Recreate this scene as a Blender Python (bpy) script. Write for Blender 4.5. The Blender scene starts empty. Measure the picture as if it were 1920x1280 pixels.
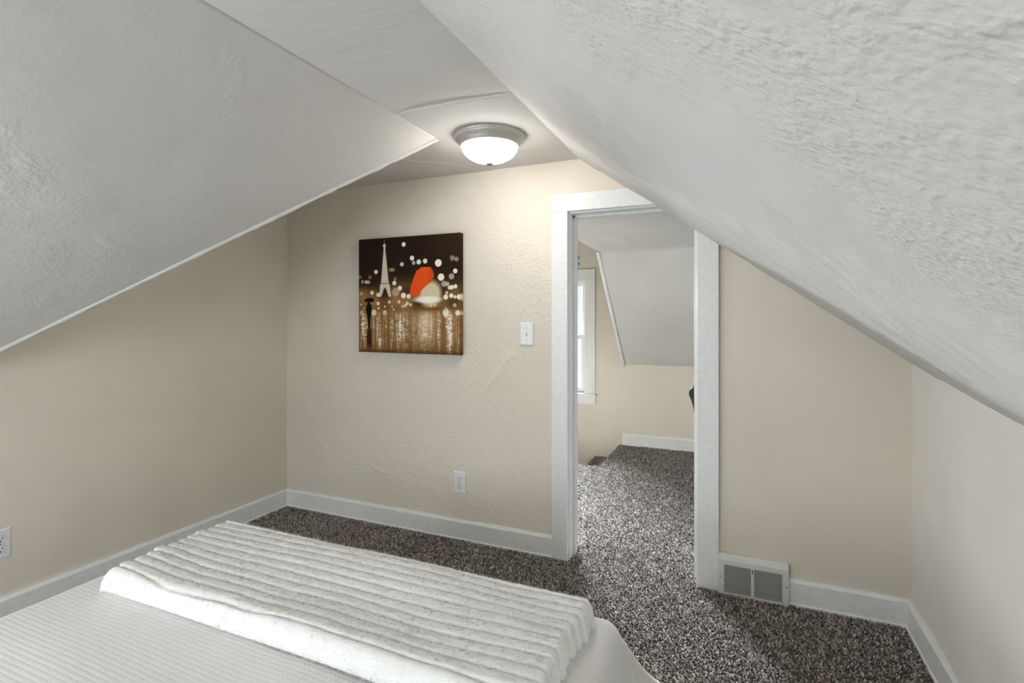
import bpy, bmesh, math, random
import numpy as np
from mathutils import Vector, Matrix

random.seed(7)
rng = np.random.default_rng(11)
S = bpy.context.scene
COL = S.collection

# ------------------------------------------------------------------ camera, world, lights, exposure
CAM_H = 1.167
cam_data = bpy.data.cameras.new('camera')
cam = bpy.data.objects.new('camera', cam_data)
COL.objects.link(cam)
cam.location = (0, 0, CAM_H)
cam.rotation_euler = (math.radians(90), 0, math.radians(23.527))
cam_data.sensor_fit = 'HORIZONTAL'
cam_data.sensor_width = 36.0
cam_data.lens = 36.0 * 974.2 / 1920.0
cam_data.shift_y = -(640 - 590.9) / 1920.0
cam_data.clip_start = 0.02
S.camera = cam

LAMP_STRENGTH = 27.5
LAMP_COLOR = (1.0, 0.955, 0.89)

world = bpy.data.worlds.new('daylight')
S.world = world
world.use_nodes = True
bg = world.node_tree.nodes['Background']
bg.inputs['Color'].default_value = (0.80, 0.88, 1.0, 1)
bg.inputs['Strength'].default_value = 1.2


def area_light(name, loc, direction, sx, sy, power, color):
    ld = bpy.data.lights.new(name, 'AREA')
    ld.shape = 'RECTANGLE'
    ld.size, ld.size_y = sx, sy
    ld.energy = power
    ld.color = color
    o = bpy.data.objects.new(name, ld)
    COL.objects.link(o)
    o.location = loc
    o.rotation_euler = Vector(direction).to_track_quat('-Z', 'Z').to_euler()
    return o


# daylight through the stair window, plus added fill at unseen made-up windows
area_light('added_fill_bed_head', (-1.40, -1.36, 1.14), (0, 1, -0.05), 1.16, 1.10, 31, (0.90, 0.95, 1.0))  # added fill light, placed at a made-up window behind the bed's head
area_light('stair_window_daylight', (-2.30, 7.60, 2.25), (0.12, -1, -0.42), 3.2, 2.0, 6000, (0.88, 0.94, 1.0))
area_light('added_fill_landing', (1.66, 3.40, 1.02), (-1, 0, -0.1), 0.80, 0.90, 16, (0.86, 0.93, 1.0))  # added to brighten the landing from an invented side window
area_light('added_fill_knee_wall', (-2.60, -0.45, 0.60), (1, 0.0, 0.0), 0.46, 1.00, 36, (0.90, 0.95, 1.0))  # added fill from the left, at a low window made up for it

S.view_settings.view_transform = 'Standard'
S.view_settings.look = 'None'
S.view_settings.exposure = 0.0
S.view_settings.gamma = 1.0
S.view_settings.use_curve_mapping = False

# ------------------------------------------------------------------ helpers
def srgb(r, g, b):
    f = lambda c: (c / 255 / 12.92) if c / 255 <= 0.04045 else ((c / 255 + 0.055) / 1.055) ** 2.4
    return (f(r), f(g), f(b), 1.0)


def link(o, parent=None):
    COL.objects.link(o)
    if parent is not None:
        o.parent = parent
    return o


def tag(o, label=None, cat=None, group=None, kind=None):
    if label: o['label'] = label
    if cat: o['category'] = cat
    if group: o['group'] = group
    if kind: o['kind'] = kind
    return o


def thing(name, label, cat, loc=(0, 0, 0), rz=0.0, group=None):
    o = bpy.data.objects.new(name, None)
    o.empty_display_size = 0.05
    COL.objects.link(o)
    o.location = loc
    o.rotation_euler = (0, 0, rz)
    return tag(o, label, cat, group)


def setup(name):
    o = bpy.data.objects.new(name, None)
    o.empty_display_size = 0.05
    COL.objects.link(o)
    return tag(o, kind='structure')


def mesh_obj(name, verts, faces, mat, parent=None, smooth=False, mats=None, midx=None):
    me = bpy.data.meshes.new(name)
    me.from_pydata([tuple(map(float, v)) for v in verts], [], [tuple(int(i) for i in f) for f in faces])
    if mats:
        for m in mats: me.materials.append(m)
    else:
        me.materials.append(mat)
    if midx is not None:
        me.polygons.foreach_set('material_index', np.asarray(midx, dtype=np.int32))
    if smooth:
        me.polygons.foreach_set('use_smooth', np.ones(len(me.polygons), dtype=bool))
    me.update()
    return link(bpy.data.objects.new(name, me), parent)


def np_mesh(name, V, F, mat, parent=None, smooth=False, color=None):
    """fast mesh from arrays; F is (n,3) or (n,4)"""
    me = bpy.data.meshes.new(name)
    n, k = F.shape
    me.vertices.add(len(V)); me.loops.add(n * k); me.polygons.add(n)
    me.vertices.foreach_set('co', V.astype(np.float32).ravel())
    me.loops.foreach_set('vertex_index', F.astype(np.int32).ravel())
    me.polygons.foreach_set('loop_start', np.arange(0, n * k, k, dtype=np.int32))
    me.polygons.foreach_set('loop_total', np.full(n, k, dtype=np.int32))
    if smooth:
        me.polygons.foreach_set('use_smooth', np.ones(n, dtype=bool))
    if color is not None:
        a = me.color_attributes.new('Col', 'FLOAT_COLOR', 'POINT')
        a.data.foreach_set('color', color.astype(np.float32).ravel())
    me.materials.append(mat)
    me.update(calc_edges=True)
    me.validate()
    return link(bpy.data.objects.new(name, me), parent)


def bm_obj(name, bm, mat, parent=None, smooth=False):
    me = bpy.data.meshes.new(name)
    bmesh.ops.recalc_face_normals(bm, faces=bm.faces)
    bm.to_mesh(me); bm.free()
    me.materials.append(mat)
    if smooth:
        me.polygons.foreach_set('use_smooth', np.ones(len(me.polygons), dtype=bool))
    return link(bpy.data.objects.new(name, me), parent)


def box(name, lo, hi, mat, parent=None, bevel=0.0, seg=2):
    bm = bmesh.new()
    bmesh.ops.create_cube(bm, size=1.0)
    lo, hi = Vector(lo), Vector(hi)
    for v in bm.verts:
        v.co = Vector((lo[i] + (v.co[i] + 0.5) * (hi[i] - lo[i]) for i in range(3)))
    if bevel:
        bmesh.ops.bevel(bm, geom=list(bm.edges), offset=bevel, segments=seg, profile=0.5, affect='EDGES')
    return bm_obj(name, bm, mat, parent)


def prism(name, poly, axis, a, b, mat, parent=None, bevel=0.0):
    """extrude a polygon; axis 'X','Y','Z' is the extrusion axis; poly in the two other coordinates (cyclic order kept: X->(y,z) Y->(x,z) Z->(x,y))"""
    bm = bmesh.new()
    def P(p, t):
        return {'X': (t, p[0], p[1]), 'Y': (p[0], t, p[1]), 'Z': (p[0], p[1], t)}[axis]
    v0 = [bm.verts.new(P(p, a)) for p in poly]
    v1 = [bm.verts.new(P(p, b)) for p in poly]
    bm.faces.new(v0); bm.faces.new(v1[::-1])
    n = len(poly)
    for i in range(n):
        bm.faces.new((v0[i], v0[(i + 1) % n], v1[(i + 1) % n], v1[i]))
    bmesh.ops.recalc_face_normals(bm, faces=bm.faces)
    if bevel:
        bmesh.ops.bevel(bm, geom=list(bm.edges), offset=bevel, segments=2, profile=0.5, affect='EDGES')
    return bm_obj(name, bm, mat, parent)


def lathe(name, prof, mat, parent=None, seg=64, loc=(0, 0, 0), smooth=True):
    """prof: list of (r, z)"""
    prof = np.array(prof, float)
    a = np.linspace(0, 2 * np.pi, seg, endpoint=False)
    V = np.stack([prof[:, None, 0] * np.cos(a), prof[:, None, 0] * np.sin(a), np.repeat(prof[:, None, 1], seg, 1)], -1).reshape(-1, 3) + np.array(loc)
    F = []
    m = len(prof)
    for i in range(m - 1):
        for j in range(seg):
            F.append((i * seg + j, i * seg + (j + 1) % seg, (i + 1) * seg + (j + 1) % seg, (i + 1) * seg + j))
    return np_mesh(name, V, np.array(F), mat, parent, smooth)


def value_noise(P, freq, seed=0):
    """smooth 2-D/3-D lattice noise in [-1,1] on an (n,k) array of points"""
    Q = np.asarray(P, float) * freq
    I = np.floor(Q).astype(np.int64); Fr = Q - I
    W = Fr * Fr * Fr * (Fr * (Fr * 6 - 15) + 10)
    k = Q.shape[1]
    out = np.zeros(len(Q))
    pr = np.array([73856093, 19349663, 83492791], dtype=np.int64)[:k]
    for c in range(2 ** k):
        off = np.array([(c >> i) & 1 for i in range(k)], dtype=np.int64)
        hsh = ((I + off) * pr).sum(1) + seed * 2654435
        hsh = (hsh ^ (hsh >> 13)) * 1274126177
        hsh = hsh ^ (hsh >> 16)
        val = (hsh & 0xFFFF) / 32767.5 - 1
        w = np.ones(len(Q))
        for i in range(k):
            w = w * (W[:, i] if off[i] else 1 - W[:, i])
        out += w * val
    return out


def seg_ridge(A, B, pts, width, height, rise=None):
    """gaussian ridge along a polyline in panel coordinates; fades out at both ends"""
    out = np.zeros_like(A)
    L = len(pts) - 1
    for i in range(L):
        p, q = np.array(pts[i]), np.array(pts[i + 1])
        d = q - p; l2 = (d * d).sum()
        t = np.clip(((A - p[0]) * d[0] + (B - p[1]) * d[1]) / l2, 0, 1)
        dist = np.hypot(A - p[0] - t * d[0], B - p[1] - t * d[1])
        T = (i + t) / L
        fade = np.clip(T * 6, 0, 1) * np.clip((1 - T) * 3, 0, 1)
        out = np.maximum(out, height * fade * np.exp(-(dist / width) ** 2))
    return out


# ------------------------------------------------------------------ materials
def new_mat(name):
    m = bpy.data.materials.new(name)
    m.use_nodes = True
    nt = m.node_tree
    b = nt.nodes['Principled BSDF']
    return m, nt, b


def N(nt, typ, **kw):
    n = nt.nodes.new(typ)
    for k, v in kw.items():
        if k.startswith('i_'):
            n.inputs[k[2:].replace('_', ' ')].default_value = v
        else:
            setattr(n, k, v)
    return n


def math_node(nt, op, a, b=None, clamp=False):
    n = nt.nodes.new('ShaderNodeMath'); n.operation = op; n.use_clamp = clamp
    for i, x in enumerate((a, b)):
        if x is None: continue
        if isinstance(x, (int, float)): n.inputs[i].default_value = x
        else: nt.links.new(x, n.inputs[i])
    return n.outputs[0]


def noise(nt, coord, scale, detail=3, rough=0.55, dist=0.0):
    n = N(nt, 'ShaderNodeTexNoise')
    n.inputs['Scale'].default_value = scale
    n.inputs['Detail'].default_value = detail
    n.inputs['Roughness'].default_value = rough
    n.inputs['Distortion'].default_value = dist
    nt.links.new(coord, n.inputs['Vector'])
    return n.outputs['Fac']


def ramp(nt, fac, stops):
    r = nt.nodes.new('ShaderNodeValToRGB')
    e = r.color_ramp.elements
    while len(e) < len(stops): e.new(0.5)
    for el, (p, c) in zip(e, stops):
        el.position = p
        el.color = c if len(c) == 4 else (*c, 1)
    nt.links.new(fac, r.inputs['Fac'])
    return r.outputs['Color']


def plaster(name, col, base=0.25, patch=1.0, cell=110.0, dist=0.004, mask_scale=2.2, mask_lo=0.48, mask_hi=0.62, tint=0.05, stretch=(1, 1, 1), rough=0.75):
    m, nt, b = new_mat(name)
    co = N(nt, 'ShaderNodeTexCoord').outputs['Object']
    mp = N(nt, 'ShaderNodeMapping')
    mp.inputs['Scale'].default_value = stretch
    nt.links.new(co, mp.inputs['Vector'])
    c = mp.outputs['Vector']
    mask = noise(nt, c, mask_scale, 4, 0.6, 0.4)
    mr = N(nt, 'ShaderNodeMapRange')
    mr.inputs['From Min'].default_value = mask_lo; mr.inputs['From Max'].default_value = mask_hi
    nt.links.new(mask, mr.inputs['Value'])
    blob = noise(nt, c, cell, 2, 0.5)
    blob2 = noise(nt, c, cell * 0.5, 2, 0.5, 0.15)
    low = noise(nt, c, 9.0, 3, 0.5)
    fine = noise(nt, c, cell * 3.2, 2, 0.6)
    bl = math_node(nt, 'ADD', math_node(nt, 'MULTIPLY', blob, 0.7), math_node(nt, 'MULTIPLY', blob2, 0.8))
    h = math_node(nt, 'MULTIPLY', bl, math_node(nt, 'ADD', math_node(nt, 'MULTIPLY', mr.outputs['Result'], patch), base))
    h = math_node(nt, 'ADD', h, math_node(nt, 'MULTIPLY', low, 0.9))
    h = math_node(nt, 'ADD', h, math_node(nt, 'MULTIPLY', fine, 0.10))
    bp = N(nt, 'ShaderNodeBump')
    bp.inputs['Strength'].default_value = 1.0
    bp.inputs['Distance'].default_value = dist
    nt.links.new(h, bp.inputs['Height'])
    nt.links.new(bp.outputs['Normal'], b.inputs['Normal'])
    big = noise(nt, co, 1.3, 3, 0.5)
    lo = tuple(x * (1 - tint) for x in col[:3]); hi = tuple(min(1, x * (1 + tint)) for x in col[:3])
    nt.links.new(ramp(nt, big, [(0.35, lo), (0.65, hi)]), b.inputs['Base Color'])
    b.inputs['Roughness'].default_value = rough
    b.inputs['Specular IOR Level'].default_value = 0.25
    return m


def plain(name, col, rough=0.5, metal=0.0, spec=0.4, bump=0.0, bscale=60):
    m, nt, b = new_mat(name)
    b.inputs['Base Color'].default_value = col
    b.inputs['Roughness'].default_value = rough
    b.inputs['Metallic'].default_value = metal
    b.inputs['Specular IOR Level'].default_value = spec
    co = N(nt, 'ShaderNodeTexCoord').outputs['Object']
    f = noise(nt, co, bscale, 3)
    lo = tuple(x * 0.96 for x in col[:3]); hi = tuple(min(1, x * 1.04) for x in col[:3])
    nt.links.new(ramp(nt, f, [(0.3, lo), (0.7, hi)]), b.inputs['Base Color'])
    if bump:
        bp = N(nt, 'ShaderNodeBump'); bp.inputs['Distance'].default_value = bump
        nt.links.new(f, bp.inputs['Height'])
        nt.links.new(bp.outputs['Normal'], b.inputs['Normal'])
    return m


BEIGE = srgb(223, 215, 201)
CEIL = srgb(210, 208, 203)
M_WALL_BACK = plaster('beige_plaster_back', BEIGE, base=0.42, patch=0.85, cell=95, dist=0.0035, mask_scale=2.6)
M_WALL_LEFT = plaster('beige_plaster_left', BEIGE, base=0.10, patch=0.12, cell=80, dist=0.003, mask_scale=1.8)
M_WALL_PLAIN = plaster('beige_plaster_smooth', BEIGE, base=0.03, patch=0.05, cell=90, dist=0.002)
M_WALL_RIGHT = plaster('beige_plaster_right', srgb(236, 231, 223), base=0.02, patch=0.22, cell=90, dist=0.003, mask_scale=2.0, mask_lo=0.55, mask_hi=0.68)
M_SLOPE_L = plaster('ceiling_plaster_left', CEIL, base=0.12, patch=0.55, cell=95, dist=0.004, mask_scale=2.4, mask_lo=0.5, mask_hi=0.62, tint=0.03)
M_SLOPE_R = plaster('ceiling_plaster_right', CEIL, base=0.14, patch=0.75, cell=120, dist=0.0040, mask_scale=3.2, mask_lo=0.44, mask_hi=0.60, tint=0.03)
M_CEIL = plaster('ceiling_plaster_flat', CEIL, base=0.10, patch=0.35, cell=55, dist=0.004, mask_scale=3.0, stretch=(0.35, 1.3, 1), tint=0.04)
M_CEIL_FAR = plaster('landing_ceiling_plaster', srgb(214, 212, 208), base=0.12, patch=0.2, cell=45, dist=0.004)
M_TRIM = plain('white_trim_paint', srgb(233, 234, 232), rough=0.38, bump=0.0006, bscale=45)
M_TRIM_DUSTY = plain('white_register_enamel', srgb(218, 218, 214), rough=0.42, bump=0.0004, bscale=120)
M_PLATE = plain('white_plastic_plate', srgb(230, 231, 230), rough=0.3)
M_DARK = plain('dark_slot', srgb(28, 26, 24), rough=0.7)
M_SHADE = plain('register_cavity', srgb(40, 34, 30), rough=0.9)
M_NICKEL = plain('brushed_nickel', srgb(196, 192, 186), rough=0.42, metal=0.55)
M_FINIAL = plain('satin_finial', srgb(128, 126, 120), rough=0.6, metal=0.2)
M_SCREW = plain('screw_metal', srgb(150, 148, 144), rough=0.4, metal=0.7)
M_BLACK = plain('black_leather', srgb(24, 23, 22), rough=0.35, bump=0.0005, bscale=160)
M_BLACKWOOD = plain('black_wood', srgb(22, 20, 19), rough=0.4)
M_SASH = plain('white_vinyl_sash', srgb(232, 232, 238), rough=0.35)
M_BOARD = plain('pine_stretcher_edge', srgb(150, 128, 102), rough=0.6)

# frosted lamp glass: gives off the light
M_GLOW, nt, b = new_mat('lit_frosted_glass')
b.inputs['Base Color'].default_value = (0.9, 0.9, 0.9, 1)
b.inputs['Emission Color'].default_value = (*LAMP_COLOR, 1)
gn = N(nt, 'ShaderNodeTexCoord')
gs = N(nt, 'ShaderNodeSeparateXYZ'); nt.links.new(gn.outputs['Normal'], gs.inputs[0])
gm = N(nt, 'ShaderNodeMapRange')          # the glow is a little weaker behind the finial than on the flanks of the bowl
gm.inputs['From Min'].default_value = -0.72; gm.inputs['From Max'].default_value = -1.0
gm.inputs['To Min'].default_value = 1.15 * LAMP_STRENGTH; gm.inputs['To Max'].default_value = 0.95 * LAMP_STRENGTH
nt.links.new(gs.outputs[2], gm.inputs['Value'])
nt.links.new(gm.outputs['Result'], b.inputs['Emission Strength'])
b.inputs['Roughness'].default_value = 0.4

# window pane: thin clear glass
M_PANE, nt, b = new_mat('thin_window_glass')
out = nt.nodes['Material Output']
tr = N(nt, 'ShaderNodeBsdfTransparent'); tr.inputs['Color'].default_value = (0.96, 0.97, 0.98, 1)
gl = N(nt, 'ShaderNodeBsdfGlossy'); gl.inputs['Roughness'].default_value = 0.02
mx = N(nt, 'ShaderNodeMixShader'); mx.inputs['Fac'].default_value = 0.06
nt.links.new(tr.outputs[0], mx.inputs[1]); nt.links.new(gl.outputs[0], mx.inputs[2])
nt.links.new(mx.outputs[0], out.inputs['Surface'])


def attr_mat(name, rough=0.9, spec=0.15, translucent=0.0):
    m, nt, b = new_mat(name)
    a = N(nt, 'ShaderNodeVertexColor'); a.layer_name = 'Col'
    nt.links.new(a.outputs['Color'], b.inputs['Base Color'])
    b.inputs['Roughness'].default_value = rough
    b.inputs['Specular IOR Level'].default_value = spec
    if translucent:
        t = N(nt, 'ShaderNodeBsdfTranslucent')
        nt.links.new(a.outputs['Color'], t.inputs['Color'])
        mxn = N(nt, 'ShaderNodeMixShader'); mxn.inputs['Fac'].default_value = translucent
        nt.links.new(b.outputs[0], mxn.inputs[1]); nt.links.new(t.outputs[0], mxn.inputs[2])
        nt.links.new(mxn.outputs[0], nt.nodes['Material Output'].inputs['Surface'])
    return m


M_PILE = attr_mat('carpet_yarn', 0.75, 0.3)
M_PILE.node_tree.nodes['Principled BSDF'].inputs['Sheen Weight'].default_value = 0.5
M_PILE.node_tree.nodes['Principled BSDF'].inputs['Sheen Roughness'].default_value = 0.35
M_FUR = attr_mat('faux_fur_hair', 0.9, 0.05)
M_PRINT = attr_mat('canvas_print_ink', 0.6, 0.12)

# carpet backing under the pile
M_CARPET, nt, b = new_mat('carpet_backing')
co = N(nt, 'ShaderNodeTexCoord').outputs['Object']
f1 = noise(nt, co, 170, 2, 0.6)
nt.links.new(ramp(nt, f1, [(0.35, srgb(46, 40, 35)), (0.5, srgb(84, 76, 68)), (0.66, srgb(150, 142, 132))]), b.inputs['Base Color'])
b.inputs['Roughness'].default_value = 0.95
bp = N(nt, 'ShaderNodeBump'); bp.inputs['Distance'].default_value = 0.006
nt.links.new(f1, bp.inputs['Height']); nt.links.new(bp.outputs['Normal'], b.inputs['Normal'])

# waffle weave quilt: rounded cells from two crossed waves
def quilt_mat(name, col, wave):
    m, nt, b = new_mat(name)
    co = N(nt, 'ShaderNodeTexCoord').outputs['UV']
    sep = N(nt, 'ShaderNodeSeparateXYZ'); nt.links.new(co, sep.inputs[0])
    h = None
    if wave:
        k = math.pi / 0.0125
        sx = math_node(nt, 'ABSOLUTE', math_node(nt, 'SINE', math_node(nt, 'MULTIPLY', sep.outputs[0], k)))
        sy = math_node(nt, 'ABSOLUTE', math_node(nt, 'SINE', math_node(nt, 'MULTIPLY', sep.outputs[1], k)))
        h = math_node(nt, 'MULTIPLY', math_node(nt, 'POWER', math_node(nt, 'MULTIPLY', sx, sy), 0.6), math_node(nt, 'ADD', noise(nt, co, 60, 3), 0.1))
        h = math_node(nt, 'ADD', h, math_node(nt, 'MULTIPLY', noise(nt, co, 700, 2), 0.25))
    else:
        h = noise(nt, co, 500, 2)
    bp = N(nt, 'ShaderNodeBump'); bp.inputs['Distance'].default_value = 0.0013 if wave else 0.0004
    bp.inputs['Strength'].default_value = 0.9
    nt.links.new(h, bp.inputs['Height']); nt.links.new(bp.outputs['Normal'], b.inputs['Normal'])
    b.inputs['Base Color'].default_value = col
    b.inputs['Roughness'].default_value = 0.85
    b.inputs['Specular IOR Level'].default_value = 0.15
    b.inputs['Sheen Weight'].default_value = 0.15
    return m


M_QUILT = quilt_mat('white_waffle_quilt', srgb(224, 222, 218), True)
M_QUILT_LINING = quilt_mat('quilt_lining', srgb(226, 219, 207), False)

M_THROW, nt, b = new_mat('cream_faux_fur')
co = N(nt, 'ShaderNodeTexCoord').outputs['Object']
mp = N(nt, 'ShaderNodeMapping'); mp.inputs['Scale'].default_value = (1.0, 2.2, 1.0)
nt.links.new(co, mp.inputs['Vector'])
f1 = noise(nt, mp.outputs['Vector'], 160, 4, 0.65)
f2 = noise(nt, co, 14, 3, 0.5)
nt.links.new(ramp(nt, f2, [(0.35, srgb(243, 241, 235)), (0.65, srgb(249, 248, 245))]), b.inputs['Base Color'])
bp = N(nt, 'ShaderNodeBump'); bp.inputs['Distance'].default_value = 0.0022; bp.inputs['Strength'].default_value = 0.7
nt.links.new(math_node(nt, 'ADD', f1, f2), bp.inputs['Height']); nt.links.new(bp.outputs['Normal'], b.inputs['Normal'])
b.inputs['Roughness'].default_value = 0.95
b.inputs['Specular IOR Level'].default_value = 0.05
b.inputs['Sheen Weight'].default_value = 0.3

# ------------------------------------------------------------------ dimensions of the place (metres, floor at z = 0)
XL, XR = -2.546, 0.593          # side walls
YB, YF = 2.38, -1.32            # wall with the picture and doorway / wall behind the bed's head
ZC = 1.9055                     # flat ceiling
X1, X2 = -1.152, -0.687         # flat ceiling strip between the slopes
PL = 0.68                       # pitch of the left slope
VY0, VY1 = 0.885, 1.868         # valley line of the left slope: at the left wall / at the flat ceiling
YFAR = 4.69                     # far wall of the landing
DX0, DX1, DZ = -0.741, -0.162, 1.657   # doorway


def slope_r_bottom(y):
    """height where the right slope meets the right wall"""
    y = np.asarray(y, float)
    return np.where(y > 1.3, 0.991 - 0.088 * (2.40 - y), 0.991 - 0.088 * 1.1)


def slope_r_z(x, y):
    zb = slope_r_bottom(y)
    return ZC + (np.asarray(x) - X2) / (XR - X2) * (zb - ZC)


# ------------------------------------------------------------------ displaced panel
def panel(name, fn, nu, nv, mat, back_off, parent=None, disp=None, hole=None):
    """fn(a,b) -> point array for a,b in [0,1]; disp(a,b) metres along the room-side normal; back face offset gives thickness"""
    a, bb = np.meshgrid(np.linspace(0, 1, nu), np.linspace(0, 1, nv), indexing='ij')
    A, B = a.ravel(), bb.ravel()
    P = fn(A, B)
    e = 1e-3
    Tu = fn(A + e, B) - fn(A - e, B); Tv = fn(A, B + e) - fn(A, B - e)
    Nn = np.cross(Tu, Tv); Nn /= np.linalg.norm(Nn, axis=1)[:, None]
    back = np.asarray(back_off, float)
    s = -np.sign((Nn @ back).mean())
    Nn = Nn * s
    if disp is not None:
        P = P + Nn * disp(P)[:, None]
    idx = np.arange(nu * nv).reshape(nu, nv)
    F = np.stack([idx[:-1, :-1], idx[1:, :-1], idx[1:, 1:], idx[:-1, 1:]], -1).reshape(-1, 4)
    if s < 0: F = F[:, ::-1]
    if hole is not None:
        F = F[~hole(P[F].mean(1))]
    rim = np.concatenate([idx[:, 0], idx[-1, 1:], idx[-2::-1, -1], idx[0, -2:0:-1]])
    n0 = nu * nv
    Vb = P[rim] + back
    V = np.concatenate([P, Vb])
    m = len(rim); r2 = np.roll(np.arange(m), -1)
    sk = np.stack([rim, rim[r2], n0 + r2, n0 + np.arange(m)], -1)
    if s > 0: sk = sk[:, ::-1]
    return np_mesh(name, V, np.concatenate([F, sk]), mat, parent, smooth=False), len(F)


def smooth_front(o, nf):
    fl = np.zeros(len(o.data.polygons), dtype=bool); fl[:nf] = True
    o.data.polygons.foreach_set('use_smooth', fl)
    return o


def spanel(*a, **k):
    o, nf = panel(*a, **k)
    smooth_front(o, nf)
    return tag(o, kind='structure') if k.get('parent') is None else o


# ------------------------------------------------------------------ floor
floor = setup('floor')
box('subfloor', (XL - 0.1, YF - 0.1, -0.16), (XR + 0.1, 2.52, 0.0), M_CARPET, floor)
landing = setup('floor_landing')
box('landing_floor', (-0.985, 2.52, -0.16), (1.6, YFAR, 0.0), M_CARPET, landing, bevel=0.012)
box('landing_floor', (-2.6, 2.52, -0.16), (-0.985, 3.937, 0.0), M_CARPET, landing, bevel=0.012)

# ------------------------------------------------------------------ walls
def disp_left(P):
    y, z = P[:, 1], P[:, 2]
    d = 0.004 * value_noise(np.stack([y, z], 1), 2.0, 3) + 0.0012 * value_noise(np.stack([y, z], 1), 7.0, 4)
    d += seg_ridge(y, z, [(1.40, 0.53), (1.52, 0.60), (1.62, 0.59), (1.75, 0.585), (1.88, 0.60), (1.95, 0.575)], 0.010, 0.004)
    d += seg_ridge(y, z, [(1.55, 0.78), (1.68, 0.83), (1.80, 0.84)], 0.012, 0.0025)
    d += seg_ridge(y, z, [(1.78, 0.14), (1.86, 0.17), (1.93, 0.22)], 0.012, 0.003)
    return d


spanel('wall_left', lambda a, b: np.stack([np.full_like(a, XL), YF + a * (YB + 0.02 - YF), b * (ZC + 0.12)], 1), 240, 130, M_WALL_LEFT, (-0.1, 0, 0), disp=disp_left,
       hole=lambda Q: (Q[:, 1] > -0.95) & (Q[:, 1] < 0.05) & (Q[:, 2] > 0.36) & (Q[:, 2] < 0.84))  # opening cut for the added low window


def disp_back(P):
    x, z = P[:, 0], P[:, 2]
    d = 0.0030 * value_noise(np.stack([x, z], 1), 2.4, 5) + 0.0010 * value_noise(np.stack([x, z], 1), 9.0, 6)
    d += seg_ridge(x, z, [(-0.985, 1.02), (-1.06, 0.94), (-1.125, 0.859), (-1.175, 0.79), (-1.215, 0.726), (-1.27, 0.60)], 0.013, 0.0055)
    d += seg_ridge(x, z, [(-1.93, 0.33), (-1.87, 0.30), (-1.80, 0.285), (-1.74, 0.29)], 0.009, 0.004)
    d += seg_ridge(x, z, [(-2.32, 0.44), (-2.27, 0.40), (-2.22, 0.37)], 0.010, 0.004)
    d += seg_ridge(x, z, [(-2.47, 1.35), (-2.475, 1.0), (-2.47, 0.70)], 0.004, 0.0015)
    return d * np.where(z < 1.74, np.clip((-0.83 - x) / 0.03, 0, 1), np.clip((z - 1.745) / 0.03, 0, 1) * np.clip((-0.2 - x) / 0.05, 0, 1) * np.where(x < -0.83, 0, 1) + np.where(x < -0.83, 1, 0))


back = setup('wall_back')
XS = -0.11                         # joint behind the right casing
in_door = lambda Q: (Q[:, 0] > DX0 - 0.008) & (Q[:, 0] < DX1 + 0.008) & (Q[:, 2] < DZ + 0.008)
o, nf = panel('wall_panel', lambda a, b: np.stack([XL - 0.02 + a * (XS - XL + 0.02), np.full_like(a, YB), b * (ZC + 0.10)], 1), 310, 260, M_WALL_BACK, (0, 0.10, 0), back, disp=disp_back, hole=in_door)
smooth_front(o, nf)
box('wall_panel', (XS, YB, 0), (XR + 0.06, YB + 0.10, ZC + 0.02), M_WALL_PLAIN, back)


def disp_right(P):
    y = P[:, 1]
    return 0.006 * np.exp(-((y - 1.87) / 0.13) ** 2) + 0.004 * value_noise(P[:, 1:], 1.7, 9)


spanel('wall_right', lambda a, b: np.stack([np.full_like(a, XR), YF + a * (YB + 0.02 - YF), b * (slope_r_bottom(YF + a * (YB - YF)) + 0.03)], 1), 180, 60, M_WALL_RIGHT, (0.1, 0, 0), disp=disp_right)

# wall behind the head of the bed, opened for an added, made-up window
wf = setup('wall_front')
WX0, WX1, WZ0, WZ1 = -1.98, -0.82, 0.59, 1.69
for lo, hi in (((XL - 0.1, 0), (WX0, 2.0)), ((WX1, 0), (XR + 0.1, 2.0)), ((WX0, 0), (WX1, WZ0)), ((WX0, WZ1), (WX1, 2.0))):
    box('wall_panel', (lo[0], YF - 0.1, lo[1]), (hi[0], YF, hi[1]), M_WALL_PLAIN, wf)

# ------------------------------------------------------------------ ceiling: flat strip, lamp panel, slopes
ceil_ = setup('ceiling')
SEAM = 1.582


def disp_ceil(P):
    d = 0.0035 * value_noise(P[:, :2], 3.0, 12) + 0.0015 * value_noise(P[:, :2] * np.array([1.0, 4.0]), 6.0, 13)
    d -= 0.007 * np.clip((P[:, 1] - SEAM + 0.16) / 0.16, 0, 1)          # the older sheet bows up towards the lamp panel
    return d * np.clip((P[:, 0] - X1 + 0.005) / 0.07, 0, 1) * np.clip((X2 + 0.005 - P[:, 0]) / 0.05, 0, 1)


o, nf = panel('ceiling_panel', lambda a, b: np.stack([X1 - 0.04 + a * (X2 - X1 + 0.08), YF + b * (SEAM + 0.03 - YF), ZC + 0.0005 + 0 * a], 1), 60, 260, M_CEIL, (0, 0, 0.08), ceil_, disp=disp_ceil)
smooth_front(o, nf)


def disp_ceil2(P):
    d = 0.0025 * value_noise(P[:, :2], 4.0, 15)
    edge = np.clip((P[:, 1] - SEAM) / 0.03, 0, 1)
    d += seg_ridge(P[:, 0], P[:, 1], [(-1.50, 2.02), (-1.42, 2.12), (-1.34, 2.16), (-1.27, 2.22), (-1.24, 2.32)], 0.012, 0.004)
    return d * edge


def lamp_panel(a, b):
    x = XL - 0.02 + a * (X2 + 0.04 - XL + 0.02)
    y0 = np.where(x > X1 - 0.02, SEAM + 0.003 * np.sin(x * 23.0), VY1 - 0.03)
    return np.stack([x, y0 + b * (YB + 0.01 - y0), ZC + 0 * x], 1)


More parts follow.
